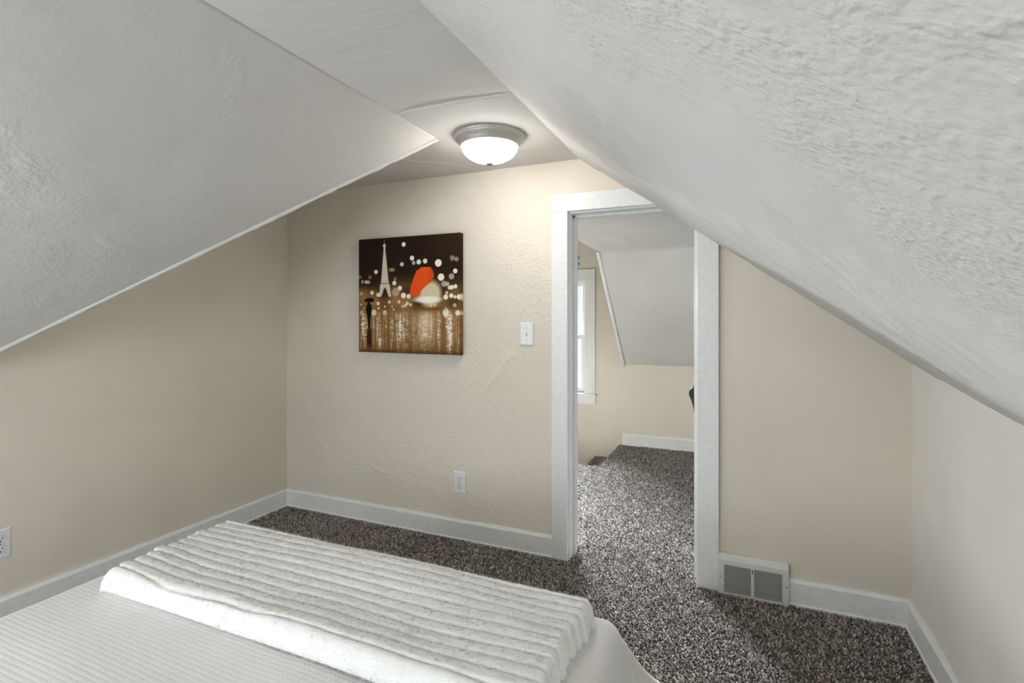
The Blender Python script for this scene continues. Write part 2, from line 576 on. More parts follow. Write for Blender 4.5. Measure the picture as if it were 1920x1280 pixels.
o, nf = panel('ceiling_panel', lamp_panel, 200, 90, M_CEIL, (0, 0, 0.08), ceil_, disp=disp_ceil2)
smooth_front(o, nf)


def valley_y(x):
    return VY0 + (x - XL) / (X1 - XL) * (VY1 - VY0)


def slope_l(a, b):
    x = X1 + 0.0 + a * (XL - 0.02 - X1)
    yend = valley_y(x)
    return np.stack([x, YF + b * (yend - YF), ZC - PL * (X1 - x)], 1)


def disp_sl(P):
    q = np.stack([P[:, 0] * 1.2, P[:, 1]], 1)
    d = 0.005 * value_noise(q, 2.2, 21) + 0.0018 * value_noise(q, 8.0, 22)
    d += seg_ridge(P[:, 0], P[:, 1], [(-1.86, 0.98), (-1.90, 1.06), (-1.93, 1.16)], 0.010, 0.003)
    return d * np.clip((valley_y(P[:, 0]) - P[:, 1]) / 0.08, 0, 1) * np.clip((X1 - P[:, 0]) / 0.08, 0, 1)


sl = spanel('ceiling_left_slope', slope_l, 170, 230, M_SLOPE_L, (-0.05, 0, 0.07), disp=disp_sl)
# the slope over the dormer recess rises behind the valley edge
def slope_d(a, b):
    y = VY0 + a * (VY1 - VY0)
    x1 = XL + a * (X1 - XL)
    z = (ZC - PL * (X1 - XL)) + a * PL * (X1 - XL)
    return np.stack([XL - 0.02 + b * (x1 - XL + 0.02), y, z], 1)


spanel('ceiling_dormer_slope', slope_d, 40, 40, M_SLOPE_L, (0, -0.02, 0.03))

# plaster corner bead along the valley edge
def bead(name, p, q, r, mat, parent, nseg=90, jitter=0.0, kink=0):
    p, q = np.array(p), np.array(q)
    d = (q - p) / np.linalg.norm(q - p)
    u = np.cross(d, (0, 0, 1)); u /= np.linalg.norm(u); w = np.cross(u, d)
    t = np.linspace(0, 1, nseg)
    a = np.linspace(0, 2 * np.pi, 10, endpoint=False)
    C0 = p + t[:, None] * (q - p)
    rr = r * (1 + jitter * value_noise(np.stack([t * 60, t * 0], 1), 1.0, 31 + kink))
    V = C0[:, None, :] + rr[:, None, None] * (np.cos(a)[None, :, None] * u + np.sin(a)[None, :, None] * w)
    idx = np.arange(nseg * 10).reshape(nseg, 10)
    F = np.stack([idx[:-1], idx[1:], np.roll(idx, -1, 1)[1:], np.roll(idx, -1, 1)[:-1]], -1).reshape(-1, 4)
    return np_mesh(name, V.reshape(-1, 3), F, mat, parent, smooth=True)


bead('corner_bead', (XL, VY0, ZC - PL * (X1 - XL) + 0.001), (X1, VY1, ZC - 0.002), 0.0085, M_SLOPE_L, sl, jitter=0.25)


def slope_r(a, b):
    y = YF + b * (YB + 0.01 - YF)
    x = X2 - 0.005 + a * (XR + 0.03 - X2)
    return np.stack([x, y, slope_r_z(x, y)], 1)


def disp_sr(P):
    q = np.stack([P[:, 0] * 1.2, P[:, 1]], 1)
    d = 0.003 * value_noise(q, 2.4, 41) + 0.0020 * value_noise(q, 9.0, 42) + 0.0010 * value_noise(q, 26.0, 43)
    return d * np.clip((P[:, 0] - X2) / 0.06, 0.25, 1)


spanel('ceiling_right_slope', slope_r, 200, 420, M_SLOPE_R, (0.05, 0, 0.07), disp=disp_sr)

# ------------------------------------------------------------------ baseboards
def base_profile(h=0.106, t=0.018):
    return [(0, 0), (t + 0.005, 0), (t + 0.005, 0.010), (t, 0.013), (t, h - 0.012), (t - 0.008, h), (0, h)]


def baseboard(name, p, q, inward):
    """profile swept along a straight run p->q at floor level; inward = unit normal into the room"""
    p, q, n = Vector(p), Vector(q), Vector(inward)
    bm = bmesh.new()
    rows = []
    for e in (p, q):
        rows.append([bm.verts.new((e.x + n.x * d, e.y + n.y * d, z)) for d, z in base_profile()])
    k = len(rows[0])
    for i in range(k):
        bm.faces.new((rows[0][i], rows[0][(i + 1) % k], rows[1][(i + 1) % k], rows[1][i]))
    bm.faces.new(rows[0][::-1]); bm.faces.new(rows[1])
    return tag(bm_obj(name, bm, M_TRIM), kind='structure')


baseboard('baseboard_left', (XL, YF, 0), (XL, YB, 0), (1, 0, 0))
baseboard('baseboard_back', (XL + 0.01, YB, 0), (-0.820, YB, 0), (0, -1, 0))
baseboard('baseboard_back.001', (0.184, YB, 0), (XR, YB, 0), (0, -1, 0))
baseboard('baseboard_right', (XR, YF, 0), (XR, YB - 0.01, 0), (-1, 0, 0))
baseboard('baseboard_far', (-0.953, YFAR, 0), (1.55, YFAR, 0), (0, -1, 0))

# ------------------------------------------------------------------ doorway with casing, jambs, stops
door = setup('door_1')
YC = YB - 0.022      # face of the casing


def cut_poly(x0, x1, z0, z1):
    """rectangle on the back wall, cut off by the right slope"""
    f = lambda p: float(slope_r_z(p[0], YB)) + 0.02 - p[1]
    src = [(x0, z0), (x1, z0), (x1, z1), (x0, z1)]
    out_ = []
    for k in range(4):
        p, q = src[k], src[(k + 1) % 4]
        fp, fq = f(p), f(q)
        if fp >= 0: out_.append(p)
        if fp * fq < 0:
            t = fp / (fp - fq)
            out_.append((p[0] + t * (q[0] - p[0]), p[1] + t * (q[1] - p[1])))
    return out_


prism('side_casing', [(-0.821, 0), (DX0, 0), (DX0, DZ + 0.002), (-0.821, DZ + 0.002)], 'Y', YC, YB + 0.005, M_TRIM, door, bevel=0.003)
prism('side_casing', cut_poly(DX1, -0.075, 0, 1.66), 'Y', YC, YB + 0.005, M_TRIM, door, bevel=0.003)
prism('head_casing', cut_poly(-0.821, -0.075, DZ + 0.002, 1.743), 'Y', YC, YB + 0.005, M_TRIM, door, bevel=0.003)
JY = 2.515
box('jamb', (DX0 - 0.014, YB - 0.004, 0), (DX0 + 0.005, JY, DZ), M_TRIM, door, bevel=0.001)
box('jamb', (DX1 - 0.005, YB - 0.004, 0), (DX1 + 0.014, JY, DZ), M_TRIM, door, bevel=0.001)
box('head_jamb', (DX0, YB - 0.004, DZ - 0.006), (DX1, JY, DZ + 0.013), M_TRIM, door, bevel=0.001)
box('door_stop', (DX0 + 0.003, 2.434, 0), (DX0 + 0.016, 2.472, DZ - 0.004), M_TRIM, door, bevel=0.002)
box('door_stop', (DX1 - 0.017, 2.434, 0), (DX1 - 0.003, 2.472, DZ - 0.004), M_TRIM, door, bevel=0.002)
box('head_stop', (DX0 + 0.003, 2.434, DZ - 0.018), (DX1 - 0.003, 2.472, DZ - 0.005), M_TRIM, door, bevel=0.002)
box('side_casing', (DX0 - 0.085, 2.50, 0), (DX0 - 0.002, 2.522, DZ), M_TRIM, door, bevel=0.002)
box('side_casing', (DX1 + 0.002, 2.50, 0), (DX1 + 0.085, 2.522, DZ), M_TRIM, door, bevel=0.002)
for z in (1.44, 0.30):
    hg = box('hinge', (DX0 + 0.0035, 2.478, z - 0.038), (DX0 + 0.0065, 2.513, z + 0.038), M_TRIM, door)
    for k in range(5):
        zz = z - 0.0365 + k * 0.0150
        lathe('hinge_knuckle', [(0.0, 0), (0.0048, 0.0005), (0.0048, 0.0125), (0.0, 0.013)], M_SCREW if k % 2 else M_TRIM, hg, 12, (DX0 + 0.0085, 2.518, zz))

# ------------------------------------------------------------------ landing beyond the doorway
far = setup('wall_far')
WIN = (-2.12, -1.302, 0.455, 1.478)    # stair window opening x0,x1,z0,z1
for lo, hi in (((-2.7, -1.9), (WIN[0], 2.35)), ((WIN[1], -1.9), (1.7, 2.35)), ((WIN[0], -1.9), (WIN[1], WIN[2])), ((WIN[0], WIN[3]), (WIN[1], 2.35))):
    box('wall_panel', (lo[0], YFAR, lo[1]), (hi[0], YFAR + 0.10, hi[1]), M_WALL_PLAIN, far)
tag(box('wall_stair_left', (-2.7, 2.5, -1.9), (-2.6, YFAR + 0.1, 2.35), M_WALL_PLAIN), kind='structure')
lw = setup('wall_landing_right')
for lo, hi in (((2.5, -0.16), (3.0, 2.35)), ((3.8, -0.16), (YFAR + 0.1, 2.35)), ((3.0, -0.16), (3.8, 0.57)), ((3.0, 1.47), (3.8, 2.35))):  # gap left for the added landing window
    box('wall_panel', (1.56, lo[0], lo[1]), (1.66, hi[0], hi[1]), M_WALL_PLAIN, lw)
nearw = setup('wall_landing_near')
for lo, hi in (((-2.7, -0.1), (DX0 - 0.01, 2.35)), ((DX1 + 0.01, -0.1), (1.66, 2.35)), ((DX0 - 0.01, DZ + 0.013), (DX1 + 0.01, 2.35))):
    box('wall_panel', (lo[0], YB + 0.115, lo[1]), (hi[0], 2.51, hi[1]), M_WALL_PLAIN, nearw)
XE = -0.938
ls = setup('ceiling_landing')


def far_fn(a, b):
    t = b * 2.52
    L = math.hypot(0.954, 0.916)
    # rounded bend: blend over 8 cm
    k = np.clip((t - L + 0.06) / 0.12, 0, 1)
    yA, zA = 4.70 - 0.954 * t / L, 0.712 + 0.916 * t / L
    yB, zB = 3.746 - (t - L), 1.628 + 0.05 * (t - L)
    return np.stack([XE + a * (1.66 - XE), yA * (1 - k) + yB * k, zA * (1 - k) + zB * k], 1)


def disp_far(P):
    return 0.006 * value_noise(P[:, :2], 3.0, 61) + 0.002 * value_noise(P[:, :2], 9.0, 62)


o, nf = panel('ceiling_panel', far_fn, 100, 130, M_CEIL_FAR, (0, 0.03, 0.05), ls, disp=disp_far)
smooth_front(o, nf)
# edge trim strip of that slope, beside the stairwell
bm = bmesh.new()
tp, tq = Vector((XE - 0.006, 4.688, 0.706)), Vector((XE - 0.006, 3.740, 1.634))
dv = (tq - tp).normalized(); nn = Vector((0, -dv.z, dv.y)); nn = -nn if nn.z > 0 else nn
for e in (tp, tq):
    for sx_, sn in ((-0.012, -0.014), (0.012, -0.014), (0.012, 0.010), (-0.012, 0.010)):
        bm.verts.new(e + Vector((sx_, 0, 0)) + nn * sn)
bm.verts.ensure_lookup_table()
v = list(bm.verts)
for i in range(4): bm.faces.new((v[i], v[(i + 1) % 4], v[4 + (i + 1) % 4], v[4 + i]))
bm.faces.new(v[0:4][::-1]); bm.faces.new(v[4:8])
bmesh.ops.recalc_face_normals(bm, faces=bm.faces)
bmesh.ops.bevel(bm, geom=list(bm.edges), offset=0.004, segments=2, profile=0.5, affect='EDGES')
tag(bm_obj('trim_1', bm, M_TRIM), kind='structure')
tag(box('ceiling_stairwell', (-2.7, 2.5, 2.30), (1.66, YFAR + 0.1, 2.36), M_CEIL_FAR), kind='structure')
# stair flight going down along the far wall
stairs = setup('stairs')
for k in range(7):
    x1 = -0.985 - 0.212 * k
    box('stair_tread', (x1 - 0.225, 3.937, -0.30 - 0.19 * k), (x1 + 0.01, YFAR, -0.130 - 0.19 * k), M_CARPET, stairs, bevel=0.010)
tag(box('wall_stair_side', (-2.6, 3.86, -1.9), (-0.99, 3.930, -0.165), M_WALL_PLAIN), kind='structure')

# stair window
win = setup('window_1')
x0, x1, z0, z1 = WIN
cw = 0.098
box('casing', (x1, YFAR - 0.02, z0 - 0.01), (x1 + cw, YFAR + 0.002, z1 + 0.012), M_TRIM, win, bevel=0.002)
box('casing', (x0 - cw, YFAR - 0.02, z0 - 0.01), (x0, YFAR + 0.002, z1 + 0.012), M_TRIM, win, bevel=0.002)
box('head_casing', (x0 - cw, YFAR - 0.022, z1 + 0.012), (x1 + cw, YFAR + 0.002, z1 + 0.115), M_TRIM, win, bevel=0.002)
box('sill', (x0 - cw - 0.015, YFAR - 0.05, z0 - 0.028), (x1 + cw + 0.015, YFAR + 0.06, z0 - 0.008), M_TRIM, win, bevel=0.003)
box('apron', (x0 - cw, YFAR - 0.018, z0 - 0.105), (x1 + cw, YFAR + 0.002, z0 - 0.028), M_TRIM, win, bevel=0.002)
zm = (z0 + z1) / 2
for (a0, a1, yy) in ((z0, zm + 0.02, YFAR + 0.03), (zm - 0.02, z1, YFAR + 0.055)):
    sash = box('sash', (x1 - 0.045, yy, a0), (x1, yy + 0.025, a1), M_SASH, win, bevel=0.003)
    box('sash_stile', (x0, yy, a0), (x0 + 0.045, yy + 0.025, a1), M_SASH, sash)
    box('sash_rail', (x0 + 0.045, yy, a0), (x1 - 0.045, yy + 0.025, a0 + 0.04), M_SASH, sash)
    box('sash_rail', (x0 + 0.045, yy, a1 - 0.04), (x1 - 0.045, yy + 0.025, a1), M_SASH, sash)
    box('pane', (x0 + 0.045, yy + 0.010, a0 + 0.04), (x1 - 0.045, yy + 0.014, a1 - 0.04), M_PANE, sash)


def simple_window(name, axis, c, a0, a1, z0, z1, inward):
    w = setup(name)
    t = 0.02
    def bx(n, lo_a, hi_a, lo_z, hi_z, d0, d1, mat):
        d0, d1 = sorted((c + inward * d0, c + inward * d1))
        if axis == 'Y': box(n, (lo_a, d0, lo_z), (hi_a, d1, hi_z), mat, w)
        else: box(n, (d0, lo_a, lo_z), (d1, hi_a, hi_z), mat, w)
    bx('casing', a0 - 0.09, a0, z0, z1, 0, t, M_TRIM); bx('casing', a1, a1 + 0.09, z0, z1, 0, t, M_TRIM)
    bx('head_casing', a0 - 0.09, a1 + 0.09, z1, z1 + 0.09, 0, t, M_TRIM)
    bx('sill', a0 - 0.10, a1 + 0.10, z0 - 0.02, z0, -0.03, 0.04, M_TRIM)
    zm = (z0 + z1) / 2
    bx('meeting_rail', a0, a1, zm - 0.02, zm + 0.02, -0.03, -0.01, M_SASH)
    bx('pane', a0, a1, z0, zm - 0.02, -0.022, -0.018, M_PANE)
    bx('pane', a0, a1, zm + 0.02, z1, -0.022, -0.018, M_PANE)


simple_window('added_window_2', 'Y', YF, WX0, WX1, WZ0, WZ1, 1)  # added out of view, frames the fill light behind the bed
simple_window('added_window_4', 'X', XL, -0.96, 0.06, 0.355, 0.845, 1)  # made-up low window, added around the left fill light
simple_window('added_window_3', 'X', 1.56, 3.0, 3.8, 0.57, 1.47, -1)  # unseen landing window, added for its fill light

# ------------------------------------------------------------------ ceiling lamp
lx, ly = -0.940, 1.928
lamp = thing('ceiling_lamp', 'round flush mount ceiling lamp with brushed nickel pan and lit white glass bowl', 'lamp', (lx, ly, ZC))
lathe('pan', [(0.0, 0.0), (0.143, 0.0), (0.146, -0.003), (0.146, -0.007), (0.142, -0.009), (0.1415, -0.012), (0.1435, -0.014), (0.142, -0.018),
              (0.134, -0.024), (0.126, -0.034), (0.121, -0.044), (0.118, -0.046), (0.110, -0.044), (0.0, -0.040)], M_NICKEL, lamp, 96)
prof = [(0.1165, -0.040)]
for k in range(1, 17):
    t = k / 16 * math.pi / 2
    prof.append((0.1165 * math.cos(t) ** 0.85, -0.042 - 0.066 * math.sin(t) ** 1.05))
lathe('glass_bowl', prof, M_GLOW, lamp, 96)
lathe('finial', [(0.0, -0.103), (0.0140, -0.106), (0.0150, -0.111), (0.0138, -0.117), (0.009, -0.120), (0.0, -0.1205)], M_FINIAL, lamp, 32)

# ------------------------------------------------------------------ canvas picture on the back wall
PX0, PX1, PZ0, PZ1 = -1.960, -1.311, 0.962, 1.592
PYF, PYB = 2.340, 2.374
pic = thing('canvas_picture', 'canvas print of a rainy night city with lit tower and orange red umbrella', 'picture', ((PX0 + PX1) / 2, PYB, PZ0))
off = np.array([(PX0 + PX1) / 2, PYB, PZ0])


def print_colors(s, t):
    """s left->right, t top->bottom, both 0..1. returns sRGB 0..1 array"""
    X = 148 + s * 792
    Yc = 185 + t * 930                     # mid height frame of reference
    n = len(s)
    pts = np.stack([X, Yc], 1)
    col = np.tile(np.array([38., 24., 14.]), (n, 1))
    warm = np.array([198., 148., 84.])
    cream = np.array([242., 232., 212.])
    def mix(c, w):
        nonlocal col
        w = np.clip(w, 0, 1)[:, None]
        col = col * (1 - w) + np.asarray(c, float) * w
    # warm haze towards the street
    haze = np.exp(-((Yc - 690) / 150.) ** 2) * (0.55 + 0.45 * value_noise(pts, 1 / 90., 71))
    mix(warm, 0.95 * haze * np.clip((Yc - 400) / 180, 0, 1))
    mix((74, 50, 26), 0.35 * np.clip((X - 600) / 300, 0, 1) * np.clip((500 - Yc) / 300, 0, 1))
    # wet street below
    low = np.clip((Yc - 720) / 60, 0, 1)
    mix((140, 100, 52), low * 0.9)
    st = value_noise(np.stack([X, Yc * 0.06], 1), 1 / 11., 72) * 0.6 + value_noise(np.stack([X, Yc * 0.16], 1), 1 / 6., 73) * 0.4
    bands = np.zeros(n)
    for cx, w, a in ((180, 22, .8), (215, 8, .4), (270, 12, .5), (325, 26, .85), (375, 10, .5), (420, 12, .6), (465, 18, .7), (495, 20, .8), (540, 22, .8),
                     (600, 16, .5), (690, 60, .55), (790, 14, .6), (865, 24, 1.0), (925, 12, .5)):
        bands += a * np.exp(-((X - cx) / w) ** 2)
    ripple = 0.55 + 0.45 * value_noise(np.stack([X * 0.35, Yc], 1), 1 / 7., 74)
    fade = np.clip((Yc - 760) / 70, 0, 1) * np.clip((1140 - Yc) / 160, 0.25, 1)
    mix(cream, np.clip(bands * (0.60 + 0.9 * st) * ripple * fade * 2.3, 0, 0.96))
    mix((84, 54, 26), 0.50 * np.clip((Yc - 1010) / 120, 0, 1) * np.clip(1 - bands, 0, 1))
    # pale reflection of the umbrella glow
    g = np.exp(-((X - 690) / 70.) ** 2) * np.clip((Yc - 770) / 40, 0, 1) * np.clip((1090 - Yc) / 200, 0, 1)
    mix((226, 206, 172), 0.80 * g * (0.8 + 0.3 * value_noise(np.stack([X, Yc * 0.08], 1), 1 / 9., 75)))
    # tower
    yy = np.array([195, 232, 262, 300, 400, 500, 552, 560, 600, 660.])
    hw = np.array([2, 3, 8, 10, 20, 28, 33, 40, 44, 52.])
    half = np.interp(Yc, yy, hw)
    cx = 362 + (Yc - 195) * 0.012
    dx = np.abs(X - cx)
    body = np.clip((half - dx) / 2.5, 0, 1) * (Yc > 195) * (Yc < 660)
    inner = np.interp(Yc, [585, 600, 660], [0, 10, 30])
    arch = ((Yc > 585) & (dx < inner)).astype(float)
    lat = 0.5 + 0.5 * np.sin((X - cx) * 0.55 + Yc * 0.42) * np.sin(-(X - cx) * 0.55 + Yc * 0.42)
    tw = body * (1 - arch) * np.where(Yc > 270, 0.55 + 0.45 * (lat > 0.36), 1.0)
    tw *= np.where(np.abs(Yc - 556) < 4, 0.45, 1)
    mix((238, 226, 200), tw * np.where(Yc < 235, 0.6, 0.97))
    mix((236, 214, 170), np.clip((15 - np.hypot(X - 362, Yc - 247)) / 4, 0, 1))
    # out-of-focus lights
    B = [(518, 247, 18, 1), (583, 360, 19, 1), (596, 398, 16, .7), (635, 393, 19, 1), (684, 388, 19, .95), (783, 408, 27, 1), (886, 375, 20, .45), (917, 385, 17, .5), (503, 405, 17, .85),
         (293, 458, 17, .95), (803, 518, 26, 1), (907, 475, 18, .95), (880, 515, 22, .6), (443, 553, 18, .95), (488, 595, 19, 1), (260, 628, 17, .9), (310, 645, 17, .9), (516, 655, 22, 1),
         (557, 662, 19, .95), (825, 570, 22, .55), (850, 572, 17, .6), (865, 600, 15, .9), (882, 598, 17, .95), (908, 592, 16, .95), (838, 672, 19, 1), (878, 662, 17, 1), (935, 672, 19, 1),
         (403, 705, 12, 1), (311, 716, 15, .9), (480, 705, 13, .9), (925, 795, 20, .9), (903, 735, 15, .6), (180, 535, 14, .6), (212, 538, 15, .8), (233, 540, 13, .7), (158, 495, 16, .4), (242, 500, 15, .4),
         (450, 520, 14, .4), (455, 625, 32, .45), (170, 632, 15, .5), (845, 640, 14, .7), (905, 672, 13, .9), (275, 790, 24, .8), (365, 790, 18, .7), (168, 725, 9, .7), (192, 755, 8, .8), (315, 755, 11, .8),
         (530, 735, 13, .8), (572, 728, 12, .8), (425, 742, 8, .9), (437, 765, 8, .9), (730, 738, 12, .8), (758, 735, 10, .8), (172, 790, 16, .5), (365, 742, 9, .9), (545, 718, 14, .8), (508, 742, 12, .7)]
    for bx_, by_, r, a in B:
        d = np.hypot(X - bx_, (Yc - by_) * 0.86)
        mix((246, 236, 214), a * np.clip((r - d) / 4.0, 0, 1))
    d = np.hypot((X - 423) / 28., (Yc - 446) / 18.); mix((190, 168, 118), 0.7 * np.clip((1 - d) * 5, 0, 1))
    d = np.hypot((X - 838) / 26., (Yc - 790) / 45.); mix((246, 238, 216), 0.9 * np.clip((1 - d) * 3, 0, 1))
    # umbrella and glowing figure
    poly = [(568, 640), (572, 595), (592, 525), (618, 462), (655, 436), (724, 434), (744, 470), (752, 505), (735, 548), (690, 585), (660, 612), (636, 662), (600, 664), (574, 655)]
    ins = np.zeros(n, dtype=bool)
    for i in range(len(poly)):
        ax, ay = poly[i]; bx_, by_ = poly[i - 1]
        c = ((ay > Yc) != (by_ > Yc)) & (X < (bx_ - ax) * (Yc - ay) / (by_ - ay + 1e-9) + ax)
        ins ^= c
    shade = 1 - 0.14 * np.clip((X - 690) / 60, 0, 1) - 0.05 * (np.abs((X - 650) - (Yc - 440) * 0.12) < 3)
    fg = np.hypot((X - 722) / 95., (Yc - 645) / 118.)
    mix((222, 206, 174), 0.95 * np.clip((1.05 - fg) * 2.6, 0, 1))
    um = ins.astype(float)
    w = um[:, None]
    col = col * (1 - w) + (np.array([232., 84., 26.])[None] * shade[:, None]) * w
    d = np.hypot((X - 700) / 130., (Yc - 690) / 34.); mix((250, 244, 230), 0.95 * np.clip((1 - d) * 2.2, 0, 1))
    mix((110, 76, 42), 0.7 * np.exp(-((Yc - 762) / 14.) ** 2) * np.clip((X - 640) / 40, 0, 1) * np.clip((860 - X) / 40, 0, 1))
    # walking figure with an umbrella, and its reflection
    d1 = np.hypot((X - 238) / 42., (Yc - 690) / 21.)
    d2 = np.hypot((X - 234) / 24., (Yc - 768) / 62.)
    leg = (np.abs(X - 232 - (Yc - 800) * 0.03) < np.interp(Yc, [790, 890, 925], [17, 9, 6])) & (Yc > 790) & (Yc < 925)
    sh = np.maximum(np.maximum((d1 < 1) * (Yc < 705), d2 < 1), leg) | ((np.abs(X - 230) < 8) & (Yc > 700) & (Yc < 725))
    mix((16, 10, 7), 0.96 * sh)
    mix((28, 17, 9), 0.8 * np.clip((26 - np.abs(X - 236)) / 10, 0, 1) * np.clip((Yc - 915) / 20, 0, 1) * np.clip((1100 - Yc) / 60, 0, 1))
    mix((30, 18, 10), 0.55 * np.clip((Yc - 1080) / 40, 0, 1))
    return np.clip(col / 255., 0, 1)


nu, nv = 330, 330
a, bb = np.meshgrid(np.linspace(0, 1, nu), np.linspace(0, 1, nv), indexing='ij')
A, Bq = a.ravel(), bb.ravel()
rgb = print_colors(A, Bq)
lin = np.where(rgb <= 0.04045, rgb / 12.92, ((rgb + 0.055) / 1.055) ** 2.4)
V = np.stack([PX0 + A * (PX1 - PX0), np.full_like(A, PYF), PZ1 - Bq * (PZ1 - PZ0)], 1) - off
idx = np.arange(nu * nv).reshape(nu, nv)
F = np.stack([idx[:-1, :-1], idx[:-1, 1:], idx[1:, 1:], idx[1:, :-1]], -1).reshape(-1, 4)
np_mesh('printed_face', V, F, M_PRINT, pic, color=np.concatenate([lin, np.ones((len(lin), 1))], 1))
# wrapped canvas edge: the print runs over the sides
ring = []
E0 = 60
sideV, sideF, sideC = [], [], []
for side in range(4):
    t = np.linspace(0, 1, E0)
    if side == 0: s_, t_ = t, 0 * t
    elif side == 1: s_, t_ = 0 * t + 1, t
    elif side == 2: s_, t_ = t, 0 * t + 1
    else: s_, t_ = 0 * t, t
    c = print_colors(s_, t_); c = np.where(c <= 0.04045, c / 12.92, ((c + 0.055) / 1.055) ** 2.4) * 0.9
    base = len(sideV) and sum(len(q) for q in sideV)
    P0 = np.stack([PX0 + s_ * (PX1 - PX0), 0 * t + PYF, PZ1 - t_ * (PZ1 - PZ0)], 1)
    P1 = P0.copy(); P1[:, 1] = PYB
    sideV.append(np.concatenate([P0, P1]) - off); sideC.append(np.concatenate([c, c]))
    i = np.arange(E0 - 1) + base
    sideF.append(np.stack([i, i + 1, i + 1 + E0, i + E0], 1))
Cc = np.concatenate(sideC)
np_mesh('canvas_edge', np.concatenate(sideV), np.concatenate(sideF), M_PRINT, pic, color=np.concatenate([Cc, np.ones((len(Cc), 1))], 1))
box('stretcher_back', (PX0 + 0.004 - off[0], -0.006, 0.004), (PX1 - 0.004 - off[0], 0.006, PZ1 - PZ0 - 0.004), M_BOARD, pic)

# ------------------------------------------------------------------ switch and outlets
def plate_mesh(w, h, t, parent):
    bm = bmesh.new()
    z0, z1 = -h / 2, h / 2
    bw = 0.006
    o_ = [bm.verts.new((x, 0, z)) for x, z in ((-w / 2, z0), (w / 2, z0), (w / 2, z1), (-w / 2, z1))]
    m_ = [bm.verts.new((x, -t * 0.55, z)) for x, z in ((-w / 2, z0), (w / 2, z0), (w / 2, z1), (-w / 2, z1))]
    i_ = [bm.verts.new((x, -t, z)) for x, z in ((-w / 2 + bw, z0 + bw), (w / 2 - bw, z0 + bw), (w / 2 - bw, z1 - bw), (-w / 2 + bw, z1 - bw))]
    for r0, r1 in ((o_, m_), (m_, i_)):
        for i in range(4): bm.faces.new((r0[i], r0[(i + 1) % 4], r1[(i + 1) % 4], r1[i]))
    bm.faces.new(i_); bm.faces.new(o_[::-1])
    return bm_obj('plate', bm, M_PLATE, parent)


def disc_y(name, x, z, r, y0, y1, mat, parent, sx=1.0, sz=1.0, seg=28, flat=None):
    pts = []
    for k in range(seg):
        a = 2 * math.pi * k / seg
        px, pz = r * sx * math.cos(a), r * sz * math.sin(a)
        if flat: pz = max(-flat, min(flat, pz))
        pts.append((x + px, z + pz))
    return prism(name, pts, 'Y', y1, y0, mat, parent)


def outlet(label, loc, rz):
    t = thing('wall_outlet', label, 'outlet', loc, rz)
    plate_mesh(0.070, 0.1143, 0.0065, t)
    for zc in (0.0195, -0.0195):
        r = disc_y('receptacle', 0, zc, 0.0172, -0.004, -0.0085, M_PLATE, t, flat=0.0142)
        box('slot', (-0.0078, -0.0089, zc - 0.001), (-0.0056, -0.0080, zc + 0.0085), M_DARK, r)
        box('slot', (0.0056, -0.0089, zc - 0.000), (0.0076, -0.0080, zc + 0.0075), M_DARK, r)
        disc_y('ground_hole', 0, zc - 0.0078, 0.0028, -0.0080, -0.0089, M_DARK, r, seg=14)
        disc_y('rim_line', 0, zc, 0.0180, -0.0050, -0.0067, M_SCREW, t, flat=0.0150)
    disc_y('screw', 0, 0, 0.0030, -0.006, -0.0075, M_SCREW, t, seg=16)
    return t


outlet('white duplex outlet low on the wall below the canvas picture', (-1.334, YB + 0.001, 0.2945), 0)
outlet('white duplex outlet on the long beige wall beside the bed', (XL - 0.001, 1.021, 0.3065), math.pi / 2)

sw = thing('light_switch', 'white toggle light switch between the picture and the doorway', 'switch', (-0.956, YB + 0.001, 1.075))
plate_mesh(0.070, 0.1143, 0.0075, sw)
box('toggle_slot', (-0.0052, -0.0078, -0.0120), (0.0052, -0.0070, 0.0120), M_TRIM_DUSTY, sw)
tg = box('toggle', (-0.0035, -0.017, 0.000), (0.0035, -0.006, 0.0090), M_PLATE, sw, bevel=0.0012)
tg.rotation_euler = (math.radians(-18), 0, 0)
box('toggle_gap', (-0.0038, -0.0081, -0.0100), (0.0038, -0.0076, -0.0005), M_SCREW, sw)
for z in (0.0302, -0.0302):
    disc_y('screw', 0, z, 0.0030, -0.007, -0.0085, M_SCREW, sw, seg=16)

# ------------------------------------------------------------------ baseboard register
rg = thing('baseboard_register', 'white louvered baseboard heating register beside the doorway casing', 'register', (0.054, YB, 0))
RX0, RX1, RZ = -0.131, 0.131, 0.160      # relative to the register centre
RF = -0.036                              # front face
ix0, ix1, iz0, iz1 = -0.108, 0.108, 0.012, 0.126
box('top_rail', (RX0, RF, iz1), (RX1, -0.001, RZ - 0.012), M_TRIM_DUSTY, rg, bevel=0.0015)
prism('sloped_top', [(-0.001, RZ - 0.013), (RF, RZ - 0.013), (-0.010, RZ + 0.004), (-0.001, RZ + 0.004)], 'X', RX0, RX1, M_TRIM_DUSTY, rg)
box('side_stile', (RX0, RF, 0.002), (ix0, -0.001, iz1), M_TRIM_DUSTY, rg, bevel=0.0015)
box('side_stile', (ix1, RF, 0.002), (RX1, -0.001, iz1), M_TRIM_DUSTY, rg, bevel=0.0015)
box('bottom_rail', (ix0, RF, 0.002), (ix1, -0.001, iz0), M_TRIM_DUSTY, rg)
box('divider', (-0.0060, RF - 0.001, iz0), (0.0060, RF + 0.006, iz1), M_TRIM_DUSTY, rg, bevel=0.001)
box('damper_slot', (-0.0016, RF - 0.0014, iz1 - 0.020), (0.0016, RF - 0.0008, iz1 - 0.002), M_DARK, rg)
box('damper_lever', (-0.0020, RF - 0.006, iz1 - 0.028), (0.0020, RF - 0.001, iz1 - 0.019), M_TRIM_DUSTY, rg, bevel=0.0008)
box('cavity', (ix0, -0.008, iz0), (ix1, -0.002, iz1), M_SHADE, rg)
slat_me = None
ns = 20
